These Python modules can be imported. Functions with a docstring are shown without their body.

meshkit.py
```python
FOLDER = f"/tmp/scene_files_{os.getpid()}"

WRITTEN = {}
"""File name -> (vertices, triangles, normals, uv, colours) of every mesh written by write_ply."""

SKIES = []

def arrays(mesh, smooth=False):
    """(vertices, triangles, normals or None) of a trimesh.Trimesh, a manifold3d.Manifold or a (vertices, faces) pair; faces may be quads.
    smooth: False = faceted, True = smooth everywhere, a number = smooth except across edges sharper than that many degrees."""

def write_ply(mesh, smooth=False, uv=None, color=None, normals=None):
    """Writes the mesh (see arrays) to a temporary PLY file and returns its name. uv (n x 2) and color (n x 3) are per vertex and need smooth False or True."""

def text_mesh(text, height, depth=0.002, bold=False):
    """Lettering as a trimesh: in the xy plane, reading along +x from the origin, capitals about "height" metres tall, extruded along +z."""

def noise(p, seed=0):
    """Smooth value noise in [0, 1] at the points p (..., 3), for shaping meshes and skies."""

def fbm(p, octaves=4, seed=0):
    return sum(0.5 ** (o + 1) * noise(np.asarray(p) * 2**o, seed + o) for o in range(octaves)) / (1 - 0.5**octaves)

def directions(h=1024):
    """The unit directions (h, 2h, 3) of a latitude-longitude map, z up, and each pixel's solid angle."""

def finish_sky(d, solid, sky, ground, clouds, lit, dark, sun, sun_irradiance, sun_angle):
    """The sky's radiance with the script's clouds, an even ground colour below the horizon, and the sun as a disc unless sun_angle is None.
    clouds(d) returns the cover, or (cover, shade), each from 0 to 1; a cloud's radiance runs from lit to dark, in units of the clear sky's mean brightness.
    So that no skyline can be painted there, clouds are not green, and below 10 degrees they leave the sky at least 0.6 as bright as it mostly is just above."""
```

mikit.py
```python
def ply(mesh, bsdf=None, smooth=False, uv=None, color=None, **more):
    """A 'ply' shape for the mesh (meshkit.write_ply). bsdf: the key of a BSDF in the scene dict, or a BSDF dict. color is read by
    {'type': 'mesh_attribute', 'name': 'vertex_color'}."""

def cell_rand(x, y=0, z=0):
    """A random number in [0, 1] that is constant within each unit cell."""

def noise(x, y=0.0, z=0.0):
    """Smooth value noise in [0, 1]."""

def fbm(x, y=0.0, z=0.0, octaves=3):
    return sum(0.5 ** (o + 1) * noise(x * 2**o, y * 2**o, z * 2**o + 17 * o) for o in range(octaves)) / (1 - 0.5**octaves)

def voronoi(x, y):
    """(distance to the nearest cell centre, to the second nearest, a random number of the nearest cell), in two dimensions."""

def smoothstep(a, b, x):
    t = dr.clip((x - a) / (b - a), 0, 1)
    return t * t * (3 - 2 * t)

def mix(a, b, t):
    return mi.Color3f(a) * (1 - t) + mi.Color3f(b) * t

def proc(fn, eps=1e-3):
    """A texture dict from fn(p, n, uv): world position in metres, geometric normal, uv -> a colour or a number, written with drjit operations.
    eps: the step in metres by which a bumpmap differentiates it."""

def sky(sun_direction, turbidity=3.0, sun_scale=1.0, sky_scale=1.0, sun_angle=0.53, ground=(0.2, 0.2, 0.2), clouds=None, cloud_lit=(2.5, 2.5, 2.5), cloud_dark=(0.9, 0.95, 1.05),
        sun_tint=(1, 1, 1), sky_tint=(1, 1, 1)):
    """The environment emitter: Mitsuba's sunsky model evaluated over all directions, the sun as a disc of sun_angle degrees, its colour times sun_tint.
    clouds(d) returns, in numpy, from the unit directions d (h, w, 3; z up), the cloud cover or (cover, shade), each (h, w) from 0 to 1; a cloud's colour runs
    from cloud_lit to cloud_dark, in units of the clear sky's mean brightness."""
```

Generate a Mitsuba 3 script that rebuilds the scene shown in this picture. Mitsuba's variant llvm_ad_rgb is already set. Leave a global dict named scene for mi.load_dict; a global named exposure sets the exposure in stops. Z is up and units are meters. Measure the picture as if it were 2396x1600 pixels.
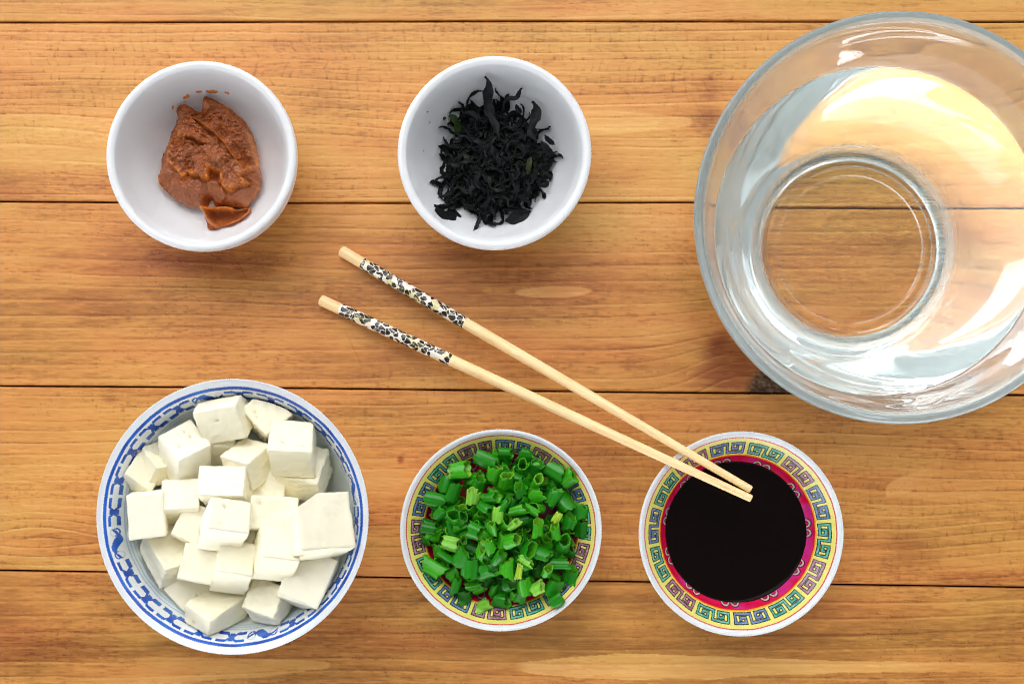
import math
import numpy as np, trimesh, mitsuba as mi, drjit as dr
import mikit, meshkit
from mikit import proc, fbm, noise, voronoi, cell_rand, smoothstep, mix
from scipy.interpolate import PchipInterpolator, CubicSpline
from scipy.spatial.transform import Rotation as Ro

T = mi.ScalarTransform4f
scene, labels = {}, {}
exposure = 0.05
# ---------------------------------------------------------------- camera and light
S, D = 0.0002, 0.66                       # metres of table per photo pixel; camera height
VX, VY = 0.0, -0.052                      # the point of the table right below the camera
scene['camera'] = {'type': 'perspective', 'fov': 2 * math.degrees(math.atan(1198 * S / D)), 'fov_axis': 'x',
                   'principal_point_offset_y': -0.1625, 'near_clip': 0.02, 'far_clip': 20.0,
                   'to_world': T().look_at(origin=[VX, VY, D], target=[VX, VY, 0], up=[0, 1, 0])}
scene['room_light'] = {'type': 'constant', 'radiance': {'type': 'rgb', 'value': [0.33, 0.338, 0.347]}}


def area_lamp(key, label, pos, target, w, h, rgb):
    scene[key] = {'type': 'rectangle', 'to_world': T().look_at(origin=pos, target=target, up=[0, 0, 1]) @ T().scale([w / 2, h / 2, 1]),
                  'emitter': {'type': 'area', 'radiance': {'type': 'rgb', 'value': rgb}}}
    labels[key] = {'label': label, 'kind': 'structure'}


area_lamp('softbox', 'very large softbox hanging over the far side of the table', [-0.30, 1.12, 1.50], [0.0, 0.15, 0], 1.8, 1.5, [4.5, 4.5, 4.5])
area_lamp('window', 'pale window beyond the far right corner of the table', [1.3, 1.2, 1.0], [0.05, 0, 0], 1.3, 1.0, [2.0, 2.02, 2.06])
area_lamp('window_001', 'long low window beyond the near left corner of the table', [-0.55, -1.80, -0.12], [0.1, 0, -0.12], 4.6, 1.1, [4.6, 4.75, 4.95])
area_lamp('window_002', 'low window beyond the far left corner of the table', [-1.5, 1.45, -0.08], [0.1, 0, -0.08], 1.9, 1.2, [4.2, 4.3, 4.5])
area_lamp('window_003', 'shaded upper panes of the long window', [-0.55, -1.80, 0.72], [0.1, 0, 0.72], 4.6, 0.56, [2.0, 2.05, 2.12])
scene['ceiling_lamp'] = {'type': 'disk', 'to_world': T().look_at(origin=[0.22, 0.16, 1.55], target=[0.22, 0.16, 0], up=[0, 1, 0]) @ T().scale([.17, .13, 1]),
                         'emitter': {'type': 'area', 'radiance': {'type': 'rgb', 'value': [3.2, 3.2, 3.2]}}}
labels['ceiling_lamp'] = {'label': 'small oval lamp on the ceiling above the table', 'kind': 'structure'}


def W(px, py, z=0.0):
    """The point at height z on the sight line through pixel (px, py) of the 2396 x 1600 photograph."""
    k = 1 - z / D
    return np.array([VX + ((px - 1198) * S - VX) * k, VY + ((800 - py) * S - VY) * k, z])


def lin(*c):
    c = np.asarray(c if len(c) > 1 else c[0], float) / 255
    return np.where(c <= 0.04045, c / 12.92, ((c + 0.055) / 1.055) ** 2.4)


def sstep(a, b, x):
    t = np.clip((x - a) / (b - a), 0, 1)
    return t * t * (3 - 2 * t)


def n2(x, y, z=0.0, o=3, seed=0):
    x, y = np.broadcast_arrays(x, y)
    return meshkit.fbm(np.stack([x, y, np.zeros_like(x) + z], -1), o, seed)


USED = {}


def key_for(name):
    n = USED.get(name, 0)
    USED[name] = n + 1
    return name if n == 0 else f'{name}_{n:03d}'


def tag(key, label, category=None, group=None, kind=None):
    d = {'label': label}
    if category: d['category'] = category
    if group: d['group'] = group
    if kind: d['kind'] = kind
    labels[key] = d


def put(key, v, f, bsdf, normals=None, smooth=False, color=None, uv=None):
    if normals is None:
        scene[key] = mikit.ply((v, f), bsdf, smooth=smooth, color=color, uv=uv)
    else:
        scene[key] = {'type': 'ply', 'filename': meshkit.write_ply((v, f), False, uv, color, normals=normals), 'face_normals': False,
                      'bsdf': {'type': 'ref', 'id': bsdf}}
    return key


def grid_faces(a, b, wrap=False):
    """Triangles of an a x b vertex grid (b closes on itself if wrap)."""
    i, j = np.meshgrid(np.arange(a - 1), np.arange(b if wrap else b - 1), indexing='ij')
    j2 = (j + 1) % b
    p, q, r, s = i * b + j, i * b + j2, (i + 1) * b + j2, (i + 1) * b + j
    return np.vstack([np.stack([p, q, r], -1).reshape(-1, 3), np.stack([p, r, s], -1).reshape(-1, 3)])


def profile(pts, n):
    """Smooth curve through the control points (r, z): n points and their outward normals."""
    pts = np.asarray(pts, float)
    t = np.concatenate([[0], np.cumsum(np.sqrt(np.linalg.norm(np.diff(pts, axis=0), axis=1)))])
    c = CubicSpline(t, pts, bc_type='natural')
    c = PchipInterpolator(t, pts) if True else c
    tt = np.linspace(0, t[-1], n)
    p, d = c(tt), c.derivative()(tt)
    d = np.gradient(p, axis=0)
    nr = np.stack([d[:, 1], -d[:, 0]], 1)
    nr /= np.maximum(np.linalg.norm(nr, axis=1, keepdims=True), 1e-12)
    p[:, 0] = np.maximum(p[:, 0], 0)
    return p, nr


def lathe(p, nr, centre, n=180, wobble=0.0, sy=1.0):
    th = np.arange(n) * 2 * np.pi / n
    c, s = np.cos(th), np.sin(th)
    w = 1 + wobble * np.sin(2 * th + 0.7)
    v = np.stack([p[:, :1] * c * w + centre[0], sy * p[:, :1] * s * w + centre[1], np.broadcast_to(p[:, 1:], (len(p), n))], -1).reshape(-1, 3)
    nn = np.stack([nr[:, :1] * c, nr[:, :1] * s, np.broadcast_to(nr[:, 1:], (len(p), n))], -1).reshape(-1, 3)
    return v, grid_faces(len(p), n, True), nn


def vessel(key, pts, centre, cuts, bsdfs, n=180, m=140, wobble=0.0, sy=1.0):
    """A lathe-turned vessel; cuts = [(part name, first profile index share, last)] along the profile."""
    p, nr = profile(pts, m)
    for (name, a, b), bs in zip(cuts, bsdfs):
        i, j = int(round(a * (m - 1))), int(round(b * (m - 1))) + 1
        v, f, nn = lathe(p[i:j], nr[i:j], centre, n, wobble, sy)
        put(f'{key}__{name}', v, f, bs, normals=nn)
    return p


def share_at(pts, m, k):
    """Share along the profile at which control point k lies."""
    pts = np.asarray(pts, float)
    t = np.concatenate([[0], np.cumsum(np.sqrt(np.linalg.norm(np.diff(pts, axis=0), axis=1)))])
    return t[k] / t[-1]


# ---------------------------------------------------------------- materials
def two(d): return {'type': 'twosided', 'bsdf': d}
def rgb(*c): return {'type': 'rgb', 'value': [float(x) for x in c]}


VC = {'type': 'mesh_attribute', 'name': 'vertex_color'}
scene['wood'] = two({'type': 'principled', 'base_color': VC, 'roughness': 0.46, 'specular': 0.38})
scene['dark_gap'] = two({'type': 'diffuse', 'reflectance': rgb(.03, .02, .012)})
scene['porcelain'] = two({'type': 'principled', 'base_color': rgb(.65, .662, .675), 'roughness': 0.25, 'specular': 0.5})
scene['tofu_flesh'] = two({'type': 'principled', 'base_color': VC, 'roughness': 0.42, 'specular': 0.4})
scene['onion_skin'] = two({'type': 'principled', 'base_color': VC, 'roughness': 0.24, 'specular': 0.32})
scene['dried_seaweed'] = two({'type': 'principled', 'base_color': VC, 'roughness': 0.55, 'specular': 0.16})
scene['paste'] = two({'type': 'principled', 'base_color': VC, 'roughness': 0.28, 'specular': 0.55})
scene['soy'] = two({'type': 'principled', 'base_color': rgb(.004, .0016, .0013), 'roughness': 0.06, 'specular': 0.1})
scene['clear_glass'] = {'type': 'dielectric', 'int_ior': 1.51, 'ext_ior': 1.0, 'specular_transmittance': rgb(.965, .988, .99)}
scene['glass_film'] = two({'type': 'diffuse', 'reflectance': rgb(.68, .78, .77)})
scene['glass'] = {'type': 'blendbsdf', 'weight': 0.05, 'bsdf_0': {'type': 'ref', 'id': 'clear_glass'}, 'bsdf_1': {'type': 'ref', 'id': 'glass_film'}}
scene['foot_glass'] = {'type': 'blendbsdf', 'weight': 0.38, 'bsdf_0': {'type': 'ref', 'id': 'clear_glass'}, 'bsdf_1': {'type': 'ref', 'id': 'glass_film'}}
scene['rim_glass'] = {'type': 'blendbsdf', 'weight': 0.21, 'bsdf_0': {'type': 'ref', 'id': 'clear_glass'}, 'bsdf_1': {'type': 'ref', 'id': 'glass_film'}}
scene['clear_wet_glass'] = {'type': 'dielectric', 'int_ior': 1.51, 'ext_ior': 1.333, 'specular_transmittance': rgb(.965, .988, .99)}
scene['wet_glass'] = {'type': 'blendbsdf', 'weight': 0.16, 'bsdf_0': {'type': 'ref', 'id': 'clear_wet_glass'}, 'bsdf_1': {'type': 'ref', 'id': 'glass_film'}}
scene['water_surface'] = {'type': 'dielectric', 'int_ior': 1.333, 'ext_ior': 1.0}


def bamboo_colour(p, n, uv):
    g = fbm(uv.x * 9, uv.y * 6, 3.0, 3)
    f = noise(uv.x * 46, uv.y * 9, 1.0)
    c = mix(lin(232, 192, 132).tolist(), lin(250, 224, 174).tolist(), g)
    return c * (0.92 + 0.14 * f)


scene['bamboo'] = two({'type': 'principled', 'base_color': proc(bamboo_colour), 'roughness': 0.38, 'specular': 0.45})


def leopard(p, n, uv):
    x, y = uv.x * 7.0, uv.y * 20.0
    x = x + 0.55 * (noise(uv.x * 11, uv.y * 30, 5) - .5) + 0.10 * (noise(uv.x * 40, uv.y * 90, 8) - .5)
    y = y + 0.8 * (noise(uv.x * 13, uv.y * 26, 9) - .5) + 0.14 * (noise(uv.x * 44, uv.y * 95, 2) - .5)
    a, b, w = voronoi(x, y)
    blot = smoothstep(.53, .48, a + 0.16 * (w - .5)) * smoothstep(.05, .12, b - a)
    blot = dr.select(w > .93, 0, blot)
    ring = smoothstep(.10, .04, dr.abs(a - .12)) * smoothstep(.55, .6, w) * smoothstep(.75, .7, w)
    yel = smoothstep(.66, .74, noise(uv.x * 7, uv.y * 19, 12)) * .6
    base = mix(lin(240, 232, 216).tolist(), lin(208, 196, 96).tolist(), yel)
    dark = mix(lin(18, 14, 14).tolist(), lin(58, 56, 58).tolist(), smoothstep(.5, .9, noise(uv.x * 9, uv.y * 24, 30)))
    return mix(base, dark, dr.clip(blot - .6 * ring, 0, 1))


scene['leopard_sleeve'] = two({'type': 'principled', 'base_color': proc(leopard), 'roughness': 0.25, 'specular': 0.5})

# ---------------------------------------------------------------- the table: wide pine planks
PLANK_EDGES = [(-420, -424), (52, 51), (472, 477), (903, 925), (1335, 1375), (1790, 1815), (2230, 2250)]   # joints, in photo pixels at x = 0 and x = 2396


def edge_v(k, u):
    a, b = PLANK_EDGES[k]
    if k == 2: return a + (b - a) * u / 2396 + 2.0 * np.sin(u / 410)
    return a + (b - a) * u / 2396 + 1.2 * np.sin(u / 330 + k)


def ell(u, v, cu, cv, ru, rv, ang=0.0):
    c, s = math.cos(ang), math.sin(ang)
    du, dv = u - cu, v - cv
    return np.sqrt(((du * c + dv * s) / ru) ** 2 + ((-du * s + dv * c) / rv) ** 2)


# per plank: base tone, redness, ring spacing, ring strength, saw-mark strength
PL = {0: (0.06, .0, 26, .9, .45), 1: (0.12, .02, 23, 1.2, 1.1), 2: (-.07, .24, 30, .9, .5), 3: (-.08, .16, 25, 1.05, .8), 4: (-.20, .08, 34, .8, .4), 5: (-.2, .1, 30, .8, .4)}


def wood(k, u, v):
    """Colour and relief (metres) of plank k at the table point (u, v), in units of 0.2 mm."""
    tone0, red0, per, ring_s, saw_s = PL[k]
    sd = 40 * k
    warp = 46 * (n2(u / 900, v / 210, 3.1, 2, sd) - .5) + 14 * (n2(u / 260, v / 90, 7.7, 2, sd + 5) - .5)
    knot = np.zeros_like(u)
    bark = np.zeros_like(u)
    pale = np.zeros_like(u)
    stain = np.zeros_like(u)
    jit = 26 * (n2(u / 120, v / 30, 2.2, 3, sd + 8) - .5)
    if k == 1:
        warp = warp + 55 * np.exp(-((u - 60) / 520) ** 2) * np.exp(-((v - 260) / 90) ** 2) - 22 * np.exp(-ell(u, v, 1500, 320, 420, 90) ** 2)
        tg = np.clip((1622 - u) / 250, 0, 3); pale += .42 * sstep(0, .03, tg) * sstep(1.06, .94, np.abs(v + .12 * jit - 285 - 4 * tg) / (3 + 27 * np.sqrt(tg))) * sstep(2.6, .6, tg) + .35 * sstep(1.2, .6, ell(u, v, 300, 330, 420, 60, -.08))
        stain += .5 * np.exp(-ell(u, v, 140, 440, 560, 40) ** 2) + .35 * np.exp(-ell(u, v, 1660, 260, 26, 180) ** 2)
    if k == 2:
        d = ell(u, v, 1745, 860, 130, 120)
        warp = warp + 70 * np.exp(-(d / 1.1) ** 2)
        knot = .55 * np.exp(-ell(u, v + .4 * jit, 1722, 848, 74, 72, .3) ** 4) + .42 * np.exp(-ell(u, v, 1680, 798, 22, 46, .5) ** 2) + .35 * np.exp(-ell(u, v + .3 * jit, 1640, 880, 60, 12) ** 2) + .3 * np.exp(-ell(u, v + .3 * jit, 1655, 902, 70, 7) ** 2)
        bark = sstep(.95, .5, ell(u + jit, v, 1812, 900, 92, 60, -.5))
        pale += .75 * sstep(1.08, .92, ell(u, v + .25 * jit, 1295, 683, 88, 13, -.02)) + .35 * sstep(1.1, .9, ell(u, v + .3 * jit, 1200, 680, 70, 11))
        stain += .55 * np.exp(-ell(u, v, 420, 620, 230, 34, .06) ** 2) + .45 * np.exp(-ell(u, v, 250, 735, 70, 26) ** 2) + .3 * np.exp(-ell(u, v, 1120, 600, 420, 26) ** 2)
        pale += .35 * np.exp(-ell(u, v, 1480, 520, 360, 60) ** 2)
    if k == 3:
        warp = warp + 30 * np.exp(-ell(u, v, 90, 1240, 130, 70) ** 2) * np.sign(1262 - v) - 20 * np.exp(-ell(u, v, 2150, 1240, 200, 90) ** 2)
        tw = np.clip((u - 2070 + .2 * jit) / 140, 0, 2); pale += .50 * sstep(0, .04, tw) * sstep(-3, 3, v - (1148 - 62 * np.sqrt(tw) + .2 * jit)) * sstep(5, -3, v - (1162 + 4 * tw)) * sstep(1.1, .2, tw) + .4 * np.exp(-ell(u, v, 100, 1120, 200, 60) ** 2) + .25 * np.exp(-ell(u, v, 880, 1140, 160, 60) ** 2)
        stain += .5 * np.exp(-ell(u, v, 2130, 1275, 70, 48, .3) ** 2) + .3 * np.exp(-ell(u, v, 1980, 960, 420, 34) ** 2)
        knot = .6 * np.exp(-ell(u, v, 937, 1076, 8, 9) ** 4) + .35 * np.exp(-ell(u, v, 256, 934, 16, 8) ** 2)
        stain += .35 * np.exp(-ell(u, v, 2230, 1357, 180, 18) ** 2)
    if k == 4:
        w1 = (u - 1200) / 640
        pale += .8 * sstep(0, .06, w1) * sstep(1, .98, np.abs(v + .4 * jit - 1560) / (10 + 60 * np.clip(w1, 0, .45) * (1.3 - np.clip(w1, 0, 1.2)))) * sstep(1.9, 1.2, w1)
        tp = np.clip((775 - u) / 300, 0, 3); pale += .55 * sstep(0, .03, tp) * sstep(1.05, .95, np.abs(v + .3 * jit - 1556 - 10 * tp) / (3 + 24 * np.sqrt(tp))) * sstep(2.4, .8, tp)
        stain += .35 * np.exp(-ell(u, v, 80, 1500, 160, 50) ** 2) + .3 * np.exp(-ell(u, v, 1500, 1500, 900, 26) ** 2)
    g = v + warp
    ph = (g + 16 * (n2(g / 40, g * 0, k + .5, 2, sd + 11) - .5)) / per + 3.7 * k
    li, fr = np.floor(ph), ph - np.floor(ph)
    amp = (0.16 + 2.3 * n2(u / 500, li * 3.7, 1.3, 2, sd + 21) ** 2 * n2(li * 9.1, u * 0, .7, 1, sd + 4)) * ring_s
    line = np.exp(-(fr / .05) ** 2) + np.exp(-((1 - fr) / .06) ** 2)
    glow = np.exp(-((fr - .14) / .07) ** 2)
    late = fr ** 3
    area = sstep(.40, .68, n2(u / 520, v / 150, 9.3, 2, sd + 31))                   # where the saw has left marks
    if k == 1: area = np.clip(area * .5 + sstep(.25, .0, np.abs(v - 190) / 1100 + 0 * u) * (.35 + .65 * np.exp(-((u - 250) / 420) ** 2)) + .45 * np.exp(-((u - 1450) / 500) ** 2) * np.exp(-((v - 120) / 60) ** 2), 0, 1)
    cph = u / 22.5 + 2.6 * (n2(u / 110, v / 45, 4.4, 2, sd + 41) - .5) + .7 * (n2(u / 25, li * 3.1, 4.9, 1, sd + 42) - .5) + .08 * np.sin(v / 90)
    ci = np.floor(cph)
    tick = np.exp(-((cph - ci - .5) / .085) ** 2) * meshkit.noise(np.stack([ci * 7.3, li * 5.1, 0 * u], -1), sd + 51) ** 1.5
    tick = tick * area * (.25 + .75 * late) * saw_s
    fine = n2(u / 30, v / 2.4, 1.0, 2, sd + 61) - .5
    fine2 = n2(u / 16, v / 1.3, 5.0, 1, sd + 66) - .5
    mid = n2(u / 210, v / 11, 2.0, 3, sd + 71) - .5
    big = n2(u / 420, v / 70, 3.0, 2, sd + 81) - .5
    patch = n2(u / 150, v / 55, 6.0, 3, sd + 86) - .5
    spec = sstep(.84, .93, n2(u / 5, v / 3.0, 8.0, 1, sd + 91)) * sstep(.5, .72, n2(u / 130, v / 60, 8.8, 2, sd + 92))
    pore = sstep(.66, .80, n2(u / 15, v / 2.2, 12.0, 1, sd + 97)) * sstep(.35, .65, n2(u / 200, v / 50, 8.1, 2, sd + 98))
    glint = sstep(.93, .97, n2(u / 6, v / 2.6, 15.0, 1, sd + 99))
    scr = np.zeros_like(u)
    rg = np.random.default_rng(100 + k)
    v0, v1 = edge_v(k, 1198.0), edge_v(k + 1, 1198.0)
    for _ in range(14):
        cu, cv, an, ln = rg.uniform(0, 2396), rg.uniform(v0, v1), rg.choice([-1, 1]) * rg.uniform(.25, 1.2), rg.uniform(12, 50)
        m = (np.abs(u - cu) < 60) & (np.abs(v - cv) < 60)
        if m.any(): scr[m] += np.exp(-(ell(u[m], v[m], cu, cv, ln, 1.3, an)) ** 2) * rg.uniform(.3, .9)
    tone = tone0 + .42 * fine - .26 * pore + .36 * glint + .20 * fine2 + .40 * mid + .50 * big + .46 * patch - .54 * amp * line + .42 * amp * glow - .12 * amp * late - .85 * tick + 1.05 * pale - .72 * stain - .38 * spec - .30 * scr
    tone = tone - 1.1 * knot
    red = red0 + .9 * knot + 1.5 * (n2(u / 330, v / 75, 11.0, 3, sd + 95) - .5) + .3 * stain + .2 * tick
    b1, b2 = v - edge_v(k, u), edge_v(k + 1, u) - v
    near = np.minimum(b1, b2)
    tone = tone - .30 * np.exp(-(near / 4.0) ** 2) + .10 * np.exp(-((b2 - 9) / 5) ** 2)
    t = np.clip(tone, -1, 1)[..., None]
    midc, light, dark = np.array([201, 137, 66.]), np.array([230, 178, 106.]), np.array([118, 62, 20.])
    c = np.where(t > 0, midc + (light - midc) * t, midc + (dark - midc) * -t)
    c = c + np.clip(red - .15, -.6, .8)[..., None] * np.array([5, -10, -2.])
    bk = n2(u / 6, v / 6, 3.3, 2, 7) + .3 * fine
    c = c * (1 - bark[..., None]) + bark[..., None] * (np.array([84, 58, 34.]) + (bk[..., None] - .5) * 150)
    rel = -(.00016 * amp * line) - .00022 * tick + .00005 * fine + .00009 * mid - .0001 * spec - .00008 * scr - .00022 * bark * (bk > .55)
    rel = rel - .0009 * np.exp(-(near / 2.6) ** 2)
    return lin(np.clip(c, 8, 250)) * WOOD_ALBEDO, rel


WOOD_ALBEDO = 0.93
DARKER_PLANKS = 6
us = np.concatenate([np.linspace(-2800, -120, 40), np.arange(-60, 2456, 3.1), np.linspace(2520, 5200, 40)])
for k in range(DARKER_PLANKS):
    va, vb = PLANK_EDGES[k][0], PLANK_EDGES[k + 1][0]
    lo, hi = max(va, -40), min(vb, 1640)
    if hi - lo < 30: ts = np.linspace(0, 1, 60)
    else:
        dense = np.arange(lo, hi + 1e-6, 2.1)
        vs = np.concatenate([np.linspace(va, lo, 24)[:-1] if lo > va else [], dense, np.linspace(dense[-1], vb, 24)[1:] if vb > hi else [vb]])
        ts = (vs - va) / (vb - va)
        ts = np.clip(ts, 0, 1)
    ts = np.unique(np.concatenate([[0, .0025, .006, .010], ts, [.990, .994, .9975, 1]]))
    e0, e1 = edge_v(k, us) + 1.0 + 1.6 * n2(us / 70, k * 3.3, .2, 3, 5), edge_v(k + 1, us) - 1.0 - 1.4 * n2(us / 50, k * 3.3, 7.2, 3, 6)
    Vg = e0[None] + ts[:, None] * (e1 - e0)[None]
    Ug = np.broadcast_to(us, Vg.shape)
    col, rel = wood(k, Ug.copy(), Vg)
    x, y = (Ug - 1198) * S, (800 - Vg) * S
    top = np.stack([x, y, rel], -1)
    # skirt: the plank's sides and underside
    top_low = top.copy()
    first, last = top[0].copy(), top[-1].copy()
    first[:, 2] = last[:, 2] = -0.018
    rows = np.concatenate([first[None], top, last[None]])
    cols = np.concatenate([col[:1] * .5, col, col[-1:] * .5])
    v, f = rows.reshape(-1, 3), grid_faces(len(rows), rows.shape[1])
    nn = None
    key = put('table_top__' + key_for('plank'), v, f[:, ::-1], 'wood', smooth=40 if False else True, color=cols.reshape(-1, 3))
v = np.array([[-.8, -.5, -.0182], [.85, -.5, -.0182], [.85, .33, -.0182], [-.8, .33, -.0182]])
put('table_top__underside', v, np.array([[0, 1, 2], [0, 2, 3]]), 'dark_gap')
tag('table_top', 'golden brown table top of wide pine planks with dark joints and a knot', 'table', kind='structure')

# ---------------------------------------------------------------- two thick white bowls
IN_W = [(0.0381, .0408), (.0375, .0385), (.0357, .029), (.0320, .0195), (.0262, .0115), (.0195, .0070), (.013, .0060), (0, .0058)]
WB = [(0, .0022), (.019, .0022), (.0215, .0003), (.0235, 0), (.0250, .0012), (.0285, .0045), (.0345, .0120), (.0390, .0230), (.0412, .0340), (.0418, .0392), (.04168, .0408), (.0410, .0417), (.0400, .0419), (.0389, .0416)] + IN_W
zin_white = PchipInterpolator([p[0] for p in IN_W[::-1]], [p[1] for p in IN_W[::-1]], extrapolate=True)
BOWL = {}
for key, (px, py), sc, lab in (('white_bowl', (470.5, 364.5), 1.0, 'thick white bowl holding brown bean paste'),
                               ('white_bowl_001', (1157, 357), 1.018, 'thick white bowl holding dried black seaweed')):
    pts = [(r * sc, z) for r, z in WB]
    c = W(px, py, .0416)[:2]
    BOWL[key] = c
    a, b = share_at(pts, 160, 9), share_at(pts, 160, 15)
    vessel(key, pts, c, [('body', 0, a), ('rim', a, b), ('inside', b, 1)], ['porcelain'] * 3, m=160, wobble=.002)
    tag(key, lab, 'bowl', 'thick white bowls')

# ---------------------------------------------------------------- blue and white bowl
TB_C, TB_R, TB_H = W(544, 1209, .056)[:2], 0.0584, .056
IN_T = [(.0573, .0557), (.0552, .0550), (.0527, .0520), (.0512, .0470), (.0500, .0425), (.0470, .0330), (.0410, .0225), (.0320, .0130), (.0200, .0080), (0, .0070)]
TB = [(0, .003), (.020, .003), (.0225, .0003), (.0245, 0), (.0255, .004), (.034, .0105), (.044, .0220), (.0500, .0345), (.0530, .0455), (.0560, .0520), (.0580, .0548), (.0583, .0558), (.0580, .0561)] + IN_T


def blue_print(p, n, uv):
    x, y = (p.x - float(TB_C[0])) / TB_R, (p.y - float(TB_C[1])) / TB_R
    r, th = dr.sqrt(x * x + y * y), dr.atan2(y, x)
    wob = .004 * (noise(th * 9, p.z * 0, 2) - .5)
    rr = r + wob
    def band(c, w, e=.0025): return smoothstep(w + e, w - e, dr.abs(rr - c))
    m = band(.945, .0105)
    thin = .65 * band(.857, .0022) + .55 * band(.846, .0022) + .45 * band(.832, .0022)
    # row of H-shaped keys between two scrolls: 24 slots round the rim, every sixth a scroll
    q = th / (2 * math.pi) * 24.0 + 1.633
    cell = dr.floor(q)
    a = q - cell - .5                                  # along the rim, -0.5 .. 0.5
    bb = (rr - .897) / .0265                              # across the band, -1 .. 1
    a2 = a + .03 * (noise(th * 40, rr * 60, 4) - .5)
    e = dr.abs(a2)
    rail_y = .74 - .62 * smoothstep(.17, .05, e)                 # the two rails pinch together in the middle
    h = smoothstep(.36, .22, dr.abs(dr.abs(bb) - rail_y)) * smoothstep(.455, .43, e)
    h = dr.maximum(h, smoothstep(.10, .07, e) * smoothstep(.85, .7, dr.abs(bb)))
    wave = bb - .55 * dr.sin(a2 * 7.5)
    thick = .18 + .55 * smoothstep(.30, .05, dr.abs(a2)) + .12 * (noise(th * 90, rr * 80, 9) - .5)
    scroll = smoothstep(thick + .14, thick - .05, dr.abs(wave)) * smoothstep(.50, .47, dr.abs(a2))
    hook = smoothstep(.16, .06, dr.abs(dr.sqrt(dr.square((dr.abs(a2) - .36) * 5.2) + dr.square(bb * .8)) - .62)) * smoothstep(.5, .48, dr.abs(a2))
    k6 = cell - 6.0 * dr.floor(cell / 6.0)
    motif = dr.select(dr.abs(k6 - 2.0) < .5, dr.maximum(scroll, hook * dr.select(a2 * bb > 0, 1.0, .2)), h)
    motif = motif * smoothstep(1.15, 1.0, dr.abs(bb))
    ink = dr.maximum(m, motif)
    up = dr.select((n.z > .05) & (r < .985), 1.0, 0.0)
    blue = mix(lin(20, 52, 150).tolist(), lin(40, 104, 196).tolist(), noise(th * 14, rr * 40, 6))
    glaze = mix([.70, .76, .765], [.66, .69, .72], smoothstep(.80, .96, r))
    glaze = mix(glaze, lin(120, 160, 210).tolist(), dr.clip(thin, 0, 1) * up)
    return mix(glaze, blue, dr.clip(ink, 0, 1) * up)


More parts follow.
